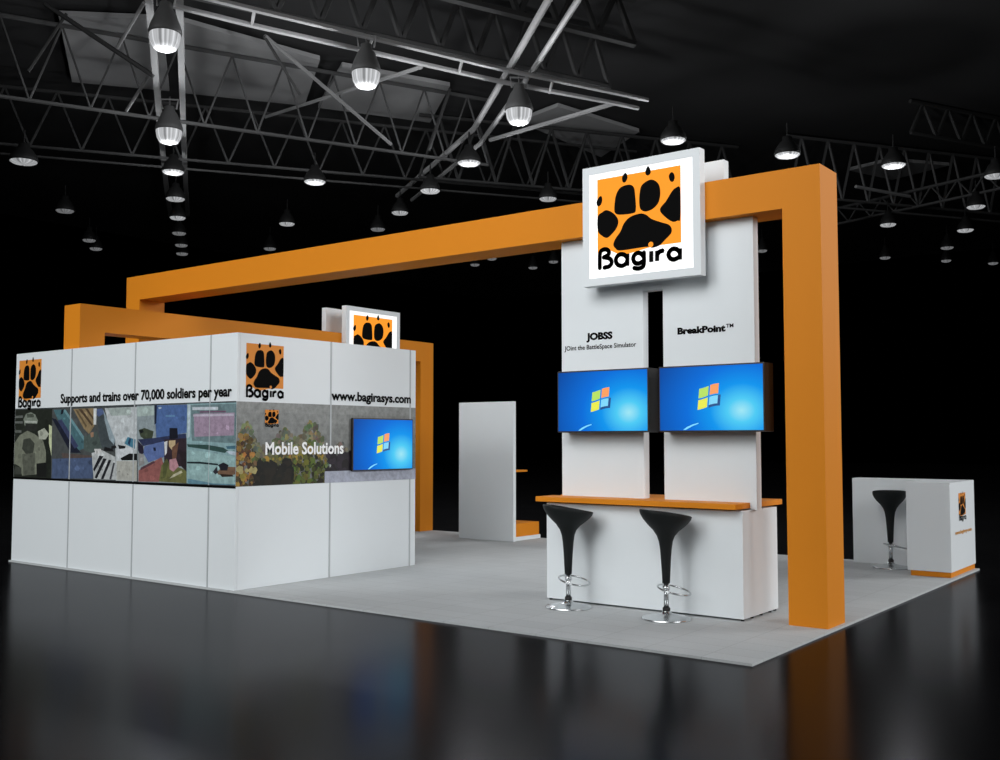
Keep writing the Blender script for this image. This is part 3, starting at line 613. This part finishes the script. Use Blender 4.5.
mb.face([FS.p(8.36, 1.10, 0.0045), FS.p(9.94, 1.10, 0.0045), FS.p(9.94, 1.235, 0.0045), FS.p(8.36, 1.235, 0.0045)], 'print', lin((160, 164, 178), K))
mb.obj('mural_print', cab, label='photo band of autumn bushes under a grey sky')
for x in seams[1:]: BX(x - 0.004, x + 0.004, YF - 0.0045, YF - 0.003, 1.11, 2.02, 'profile').obj('panel_joint', cab)

logo(FF, -13.53, 2.665, 0.565, 0.64, cab, name='logo', d0=0.001)
logo(FS, 7.197, 2.655, 0.525, 0.60, cab, name='logo', d0=0.001)
logo(FS, 7.465, 1.935, 0.19, 0.19, cab, name='logo', d0=0.005)
text(FF, 'Supports and trains over 70,000 soldiers per year', -12.47, 2.075, 3.44, 0.115, cab, bold=0.032, d=0.005)
text(FS, 'www.bagirasys.com', 8.455, 2.075, 1.39, 0.108, cab, bold=0.034, d=0.005)
text(FS, 'Mobile Solutions', 7.474, 1.443, 1.185, 0.135, cab, m='white_text', bold=0.028, d=0.006)

# ---- orange portal frames
fr = thing('portal_frame', 'large orange portal frame spanning the front of the stand', 'portal frame', (-3.14, 8.7, 0))
def ofr(n, x0, x1, y0, y1, z0, z1, p, o): return BX(x0 - o[0], x1 - o[0], y0 - o[1], y1 - o[1], z0, z1, 'orange').obj(n, p)
o = (-3.14, 8.7)
ofr('post', -3.485, -3.14, 8.7, 9.12, 0, 3.65, fr, o); ofr('post', -13.585, -13.25, 8.7, 9.12, 0, 3.65, fr, o)
ofr('crossbeam', -13.585, -3.14, 8.7, 9.12, 3.65, 4.0, fr, o)
fr2 = thing('portal_frame', 'lower orange portal frame running back over the white cabin', 'portal frame', (-12.13, 7.15, 0))
o = (-12.13, 7.15)
ofr('post', -12.50, -12.13, 7.117, 7.465, 0, 2.99, fr2, o); ofr('post', -12.50, -12.13, 13.6, 13.94, 0, 2.99, fr2, o)
ofr('crossbeam', -12.50, -12.13, 7.117, 13.94, 2.99, 3.335, fr2, o)

# ---- backlit paw signs
def sign(F, w, h, loc, label, group='backlit square paw signs', logo_at=(0.125, 0.135, 0.74, 0.74)):
    t = thing('light_box_sign', label, 'light box sign', loc, 0, group)
    F = Face((0, 0, 0), F.u, F.v)
    mb = MB(); D = 0.1; b = 0.075
    def q(a, z, d): return F.p(a, z, d)
    # tray: back, four rims around a recessed face
    def slab(a0, a1, z0, z1, d0, d1, m):
        P = [q(a, z, d) for d in (d0, d1) for (a, z) in ((a0, z0), (a1, z0), (a1, z1), (a0, z1))]
        i = len(mb.v); mb.v += [tuple(p) for p in P]
        for f in ((3, 2, 1, 0), (4, 5, 6, 7), (0, 1, 5, 4), (1, 2, 6, 5), (2, 3, 7, 6), (3, 0, 4, 7)):
            mb.f.append(tuple(i + k for k in f)); mb.s.append(mb.slot(m)); mb.col.append(None)
    slab(0, w, 0, b, 0, D, 'white'); slab(0, w, h - b, h, 0, D, 'white'); slab(0, b, b, h - b, 0, D, 'white'); slab(w - b, w, b, h - b, 0, D, 'white')
    slab(b, w - b, b, h - b, 0, 0.02, 'white')
    mb.obj('housing', t)
    mb = MB(); mb.face([q(b, b, D - 0.006), q(w - b, b, D - 0.006), q(w - b, h - b, D - 0.006), q(b, h - b, D - 0.006)], 'lit_white'); mb.obj('lit_face', t)
    logo(F, logo_at[0] * w + 0.01, h - logo_at[1], 0.915, 0.915, t, orange='lit_orange', d0=D - 0.004)
    return t
sign(Face((0, 0, 0), (1, 0, 0)), 1.285, 1.19, (-5.515, 8.7, 3.12), 'large square backlit paw sign on the front of the long orange beam')
sign(Face((0, 0, 0), (-1, 0, 0)), 1.285, 1.19, (-4.23, 9.12, 3.12), 'plain white sign box rear of the long orange beam behind the large paw sign')
sign(Face((0, 0, 0), (0, 1, 0)), 1.27, 1.19, (-12.13, 11.68, 2.59), 'backlit paw sign on the lower orange frame, half hidden by the cabin')
sign(Face((0, 0, 0), (0, -1, 0)), 1.27, 1.19, (-12.50, 12.95, 2.59), 'plain white sign box behind the lower orange frame, left of its paw sign')

# ---- tall twin panel wall above the counter
tw = thing('display_panel', 'tall white twin panel with product names above the bar counter', 'display panel', (-4.86, 8.885, 0))
o = (-4.86, 8.885)
def wbx(n, x0, x1, y0, y1, z0, z1, m='white', p=tw): return BX(x0 - o[0], x1 - o[0], y0 - o[1], y1 - o[1], z0, z1, m).obj(n, p, bevel=0.002)
wbx('panel', -5.92, -4.965, 8.82, 8.925, 0.972, 3.648); wbx('panel', -4.745, -3.812, 8.82, 8.925, 0.972, 3.648); wbx('header', -4.965, -4.745, 8.82, 8.925, 3.058, 3.648)
FP = Face((4.86, 8.82 - 8.885, 0), (1, 0, 0))
text(FP, 'JOBSS', -5.619, 2.614, 0.31, 0.07, tw, bold=0.06, d=0.002)
text(FP, 'JOint the BattleSpace Simulator', -5.885, 2.518, 0.845, 0.046, tw, bold=0.02, d=0.002)
text(FP, 'BreakPoint', -4.59, 2.609, 0.495, 0.062, tw, bold=0.055, d=0.002)
text(FP, 'TM', -4.09, 2.640, 0.075, 0.034, tw, bold=0.03, d=0.002)

# ---- screens
def flag(mb, F, w, h, d):
    cx, cy, s = 0.49 * w, 0.52 * h, h * 0.27
    def q(x, y): return F.p(cx + x * s, cy + y * s, d)
    def wav(x): return 0.10 * math.sin(x * 2.6 + 0.3) + 0.05 * x
    def pane(x0, x1, y0, y1, m, dd=0.0, off=(0, 0)):
        N = 6; top_ = [(x0 + (x1 - x0) * i / N) for i in range(N + 1)]
        up = [(x + y1 * 0.10, y1 + wav(x)) for x in top_]; lo = [(x + y0 * 0.10, y0 + wav(x)) for x in top_]
        P = lo + up[::-1]
        P = [(-(0) + a + off[0], b + off[1]) for a, b in P]
        mb.face([F.p(cx + a * s * -1 if False else cx + a * s, cy + b * s, d + dd) for a, b in P], m)
    pane(-0.06, 0.62, -0.62, -0.02, 'flag_shade', -0.0003, (0.1, 0))
    pane(-0.62, -0.05, 0.05, 0.58, 'flag_green'); pane(0.05, 0.56, 0.05, 0.6, 'flag_orange')
    pane(-0.62, -0.05, -0.58, -0.05, 'flag_yellow'); pane(0.05, 0.56, -0.5, -0.05, 'flag_blue')
def screen(F, w, h, depth, loc, label, group):
    t = thing('wall_screen', label, 'screen', loc, 0, group); F = Face((0, 0, 0), F.u, F.v); mb = MB()
    P = [F.p(a, z, d) for d in (0, depth) for (a, z) in ((0, 0), (w, 0), (w, h), (0, h))]
    mb.v = [tuple(p) for p in P]
    for f in ((3, 2, 1, 0), (4, 5, 6, 7), (0, 1, 5, 4), (1, 2, 6, 5), (2, 3, 7, 6), (3, 0, 4, 7)): mb.f.append(f); mb.s.append(mb.slot('casing')); mb.col.append(None)
    mb.obj('casing', t, bevel=0.006)
    e = 0.014; mb = MB()
    mb.face([F.p(e, e, depth + 0.001), F.p(w - e, e, depth + 0.001), F.p(w - e, h - e, depth + 0.001), F.p(e, h - e, depth + 0.001)], 'screen', uv=[(0, 0), (1, 0), (1, 1), (0, 1)])
    s = mb.obj('display', t)
    mb = MB(); flag(mb, F, w, h, depth + 0.003); mb.obj('screen_emblem', s)
    mb = MB(); A = [(0.24, 0.03), (0.28, 0.075), (0.33, 0.11), (0.39, 0.135)]; B = [(0.39, 0.122), (0.335, 0.09), (0.29, 0.052), (0.265, 0.03)]
    mb.face([F.p(a * w, b * h, depth + 0.002) for a, b in A + B][::-1], 'swoosh'); mb.obj('screen_swoosh', s)
    return t
screen(Face((0, 0, 0), (1, 0, 0)), 1.045, 0.614, 0.20, (-5.842, 8.82, 1.675), 'wall screen under the JOBSS lettering, the left of the pair', 'blue screens with a four-colour flag')
screen(Face((0, 0, 0), (1, 0, 0)), 1.05, 0.614, 0.20, (-4.69, 8.82, 1.675), 'wall screen under the BreakPoint lettering, the right of the pair', 'blue screens with a four-colour flag')
screen(Face((0, 0, 0), (0, 1, 0)), 1.075, 0.64, 0.03, (-8.94, 8.775, 1.227), 'flat blue screen mounted on the side wall of the white cabin', 'blue screens with a four-colour flag')

# ---- bar counter
bar = thing('bar_counter', 'white bar counter with an orange top under the twin panels', 'counter', (-4.9, 9.0, 0)); o = (-4.9, 9.0)
def cbx(n, x0, x1, y0, y1, z0, z1, m): return BX(x0 - o[0], x1 - o[0], y0 - o[1], y1 - o[1], z0, z1, m).obj(n, bar, bevel=0.004)
cbx('body', -5.97, -3.86, 8.61, 9.39, 0.018, 0.97, 'white')
cbx('counter_top', -6.03, -3.875, 8.50, 8.818, 0.985, 1.035, 'orange'); cbx('counter_top', -6.03, -3.875, 8.952, 9.56, 0.985, 1.035, 'orange')
cbx('counter_top', -4.963, -4.747, 8.818, 8.952, 0.985, 1.035, 'orange')
cbx('top_support', -5.9, -3.95, 8.66, 8.815, 0.97, 0.985, 'white'); cbx('top_support', -5.9, -3.95, 8.96, 9.34, 0.97, 0.985, 'white')
for y in (8.64, 8.84, 9.04, 9.24, 9.36): 
    for x in (-5.94, -3.885): MB().lathe([(0.016, 0), (0.016, 0.018)], 'rubber', 12, (x - o[0], y - o[1], 0)).obj('foot', bar)

# ---- display stand behind the cabin
ds = thing('brochure_stand', 'tall white display panel with an orange plinth and shelf behind it', 'display stand', (-10.3, 13.16, 0)); o = (-10.3, 13.16)
def dbx(n, x0, x1, y0, y1, z0, z1, m): return BX(x0 - o[0], x1 - o[0], y0 - o[1], y1 - o[1], z0, z1, m).obj(n, ds, bevel=0.003)
dbx('panel', -10.85, -9.735, 13.12, 13.19, 0, 2.215, 'white'); dbx('base', -10.8, -9.775, 13.19, 13.92, 0, 0.062, 'white')
dbx('plinth', -10.78, -9.79, 13.19, 13.9, 0.062, 0.27, 'orange'); dbx('shelf', -10.78, -9.79, 13.19, 13.58, 1.09, 1.12, 'orange')

# ---- reception counter at the right
rc = thing('reception_counter', 'white L-shaped reception counter with an orange plinth and small paw logo', 'counter', (-3.9, 13.4, 0)); o = (-3.9, 13.4)
def rbx(n, x0, x1, y0, y1, z0, z1, m): return BX(x0 - o[0], x1 - o[0], y0 - o[1], y1 - o[1], z0, z1, m).obj(n, rc, bevel=0.003)
rbx('body', -3.635, -3.14, 12.76, 13.93, 0.062, 1.10, 'white'); rbx('plinth', -3.60, -3.15, 12.77, 13.92, 0.0, 0.062, 'orange')
rbx('side_wing', -4.58, -3.635, 13.68, 13.93, 0.0, 1.10, 'white')
FR = Face((-3.14 - o[0], -o[1], 0), (0, 1, 0))
logo(FR, 13.15, 0.965, 0.33, 0.33, rc, d0=0.002)
text(FR, 'www.bagirasys.com', 12.95, 0.487, 0.80, 0.04, rc, m='orange_text', bold=0.06, d=0.003)

# ---- bar stools
def seat_mesh():
    prof = [(0.320, .036), (0.40, .040), (0.52, .047), (0.62, .055), (0.69, .066), (0.74, .085), (0.785, .122), (0.825, .172), (0.865, .215), (0.90, .242), (0.93, .252),
            (0.938, .246), (0.925, .232), (0.90, .20), (0.875, .15), (0.86, .09), (0.855, .03)]
    mb = MB(); n = 40; rings = []; sl = mb.slot('seat')
    for k, (z, r) in enumerate(prof):
        i = len(mb.v); rings.append(i)
        f = max(0, min(1, (z - 0.72) / 0.21)) ** 1.3 if k < 12 else max(0, min(1, r / 0.246)) ** 2
        for j in range(n):
            t = 2 * PI * j / n; ct = math.cos(t)          # t = 0 is the low front lip, t = pi the raised back
            dz = f * (0.045 - 0.075 * ((1 + ct) / 2) ** 1.3)
            rr = r * (1 + 0.03 * f * math.cos(2 * t)); sq = 1 - 0.12 * f
            mb.v.append((rr * ct, rr * math.sin(t) * sq, z + dz))
    for A, B in zip(rings, rings[1:]):
        for j in range(n): mb.f.append((A + j, A + (j + 1) % n, B + (j + 1) % n, B + j)); mb.s.append(sl); mb.col.append(None)
    mb.f.append(tuple(rings[0] + j for j in reversed(range(n)))); mb.s.append(sl); mb.col.append(None)
    mb.f.append(tuple(rings[-1] + j for j in range(n))); mb.s.append(sl); mb.col.append(None)
    me = mb.mesh('seat'); [setattr(p, 'use_smooth', True) for p in me.polygons]; return me
SM = seat_mesh()
base_me = MB().lathe([(0.232, 0.0), (0.236, 0.008), (0.232, 0.016), (0.19, 0.026), (0.12, 0.038), (0.06, 0.052), (0.035, 0.075), (0.030, 0.10)], 'chrome', 48).mesh('base')
pole_me = MB().lathe([(0.023, 0.09), (0.023, 0.325)], 'chrome', 20).mesh('pole')
cuff_me = MB().lathe([(0.034, 0.075), (0.034, 0.098), (0.028, 0.108)], 'rubber', 20).mesh('collar')
ring = [(0.075 + 0.145 * math.cos(2 * PI * k / 40), 0.145 * math.sin(2 * PI * k / 40), 0.266 - 0.034 * math.cos(2 * PI * k / 40)) for k in range(40)]
rot = lambda P, a: [(x * math.cos(a) - y * math.sin(a), x * math.sin(a) + y * math.cos(a), z) for x, y, z in P]
ring = rot(ring, math.radians(-58))
ring_me = MB().tube(ring, 0.0085, 'chrome', 8, closed=True).tube([(0, 0, 0.262), (0, 0, 0.298)], 0.032, 'chrome', 16).mesh('foot_ring')
for me in (base_me, pole_me, cuff_me, ring_me): [setattr(p, 'use_smooth', True) for p in me.polygons]
def stool(x, y, rz, label):
    t = thing('bar_stool', label, 'bar stool', (x, y, 0), rz, 'charcoal bar stools on chrome bases')
    for nm, me in (('seat', SM), ('base', base_me), ('pole', pole_me), ('collar', cuff_me), ('foot_ring', ring_me)):
        o_ = bpy.data.objects.new(nm, me); C.objects.link(o_); o_.parent = t
        if nm == 'base': o_.scale = (0.94, 0.94, 1)
        if nm == 'seat': o_.scale = (0.95, 0.95, 1)
        if nm == 'base': o_.modifiers.new('split', 'EDGE_SPLIT').split_angle = math.radians(50)
stool(-5.515, 8.315, math.radians(50), 'charcoal bar stool with chrome base in front of the left end of the bar counter')
stool(-4.465, 8.315, math.radians(62), 'charcoal bar stool with chrome base at the middle of the bar counter')
stool(-3.996, 13.33, math.radians(108), 'charcoal bar stool tucked into the corner of the reception counter')

# ================================================================ LIGHT
def area(name, loc, target, size, energy, color=(1, 1, 1), sp=60):
    l = bpy.data.lights.new(name, 'AREA'); l.shape = 'SQUARE'; l.size = size; l.energy = energy; l.color = color
    o_ = bpy.data.objects.new(name, l); C.objects.link(o_); o_.location = loc
    l.spread = math.radians(sp); o_.rotation_euler = (Vector(target) - Vector(loc)).to_track_quat('-Z', 'Y').to_euler(); return o_
area('added_fill_light', (-14, -22, 11), (-13.5, 9, 1.6), 12, 3000 * KEY, (0.96, 0.99, 1), 52)  # added key light for the front faces, not a lamp of the hall
area('added_fill_light', (19, 5, 10.5), (-7, 10, 1.6), 10, 2200 * SIDE, (0.98, 0.99, 1))  # unseen fill added to brighten the right-hand faces
area('added_fill_light', (14, 27, 9.5), (-5, 10, 1.2), 10, 2600 * BACK, (0.98, 0.99, 1))  # added fill to reach the counter side behind the orange post
area('added_fill_light', (-9, -2, 10), (-9.5, 11, 0), 8, 1500 * TOP, (0.98, 0.99, 1), 100)  # overhead fill, added for the carpet and the fronts

area('added_fill_light', (-2, -3, 10.8), (-6.5, 16, 0), 6, 2500 * REAR, (0.98, 0.99, 1), 45)  # added fill that lifts the display stand and reception counter at the rear
w = bpy.data.worlds.new('dark_hall'); bpy.context.scene.world = w; w.use_nodes = True
w.node_tree.nodes['Background'].inputs[0].default_value = (0, 0, 0, 1)

# ================================================================ CAMERA
cam = bpy.data.cameras.new('camera'); co = bpy.data.objects.new('camera', cam); C.objects.link(co)
cam.sensor_width = 36; cam.lens = 1030.0 / 1000 * 36; cam.clip_end = 300
co.location = (0, 0, 1.6); co.rotation_euler = (math.radians(90 + 3.338), 0, math.radians(37.313))
bpy.context.scene.camera = co
vs = bpy.context.scene.view_settings
vs.view_transform = 'Standard'; vs.look = 'None'; vs.gamma = 1; vs.use_curve_mapping = False; vs.exposure = 0.0
bpy.context.scene.cycles.max_bounces = 8
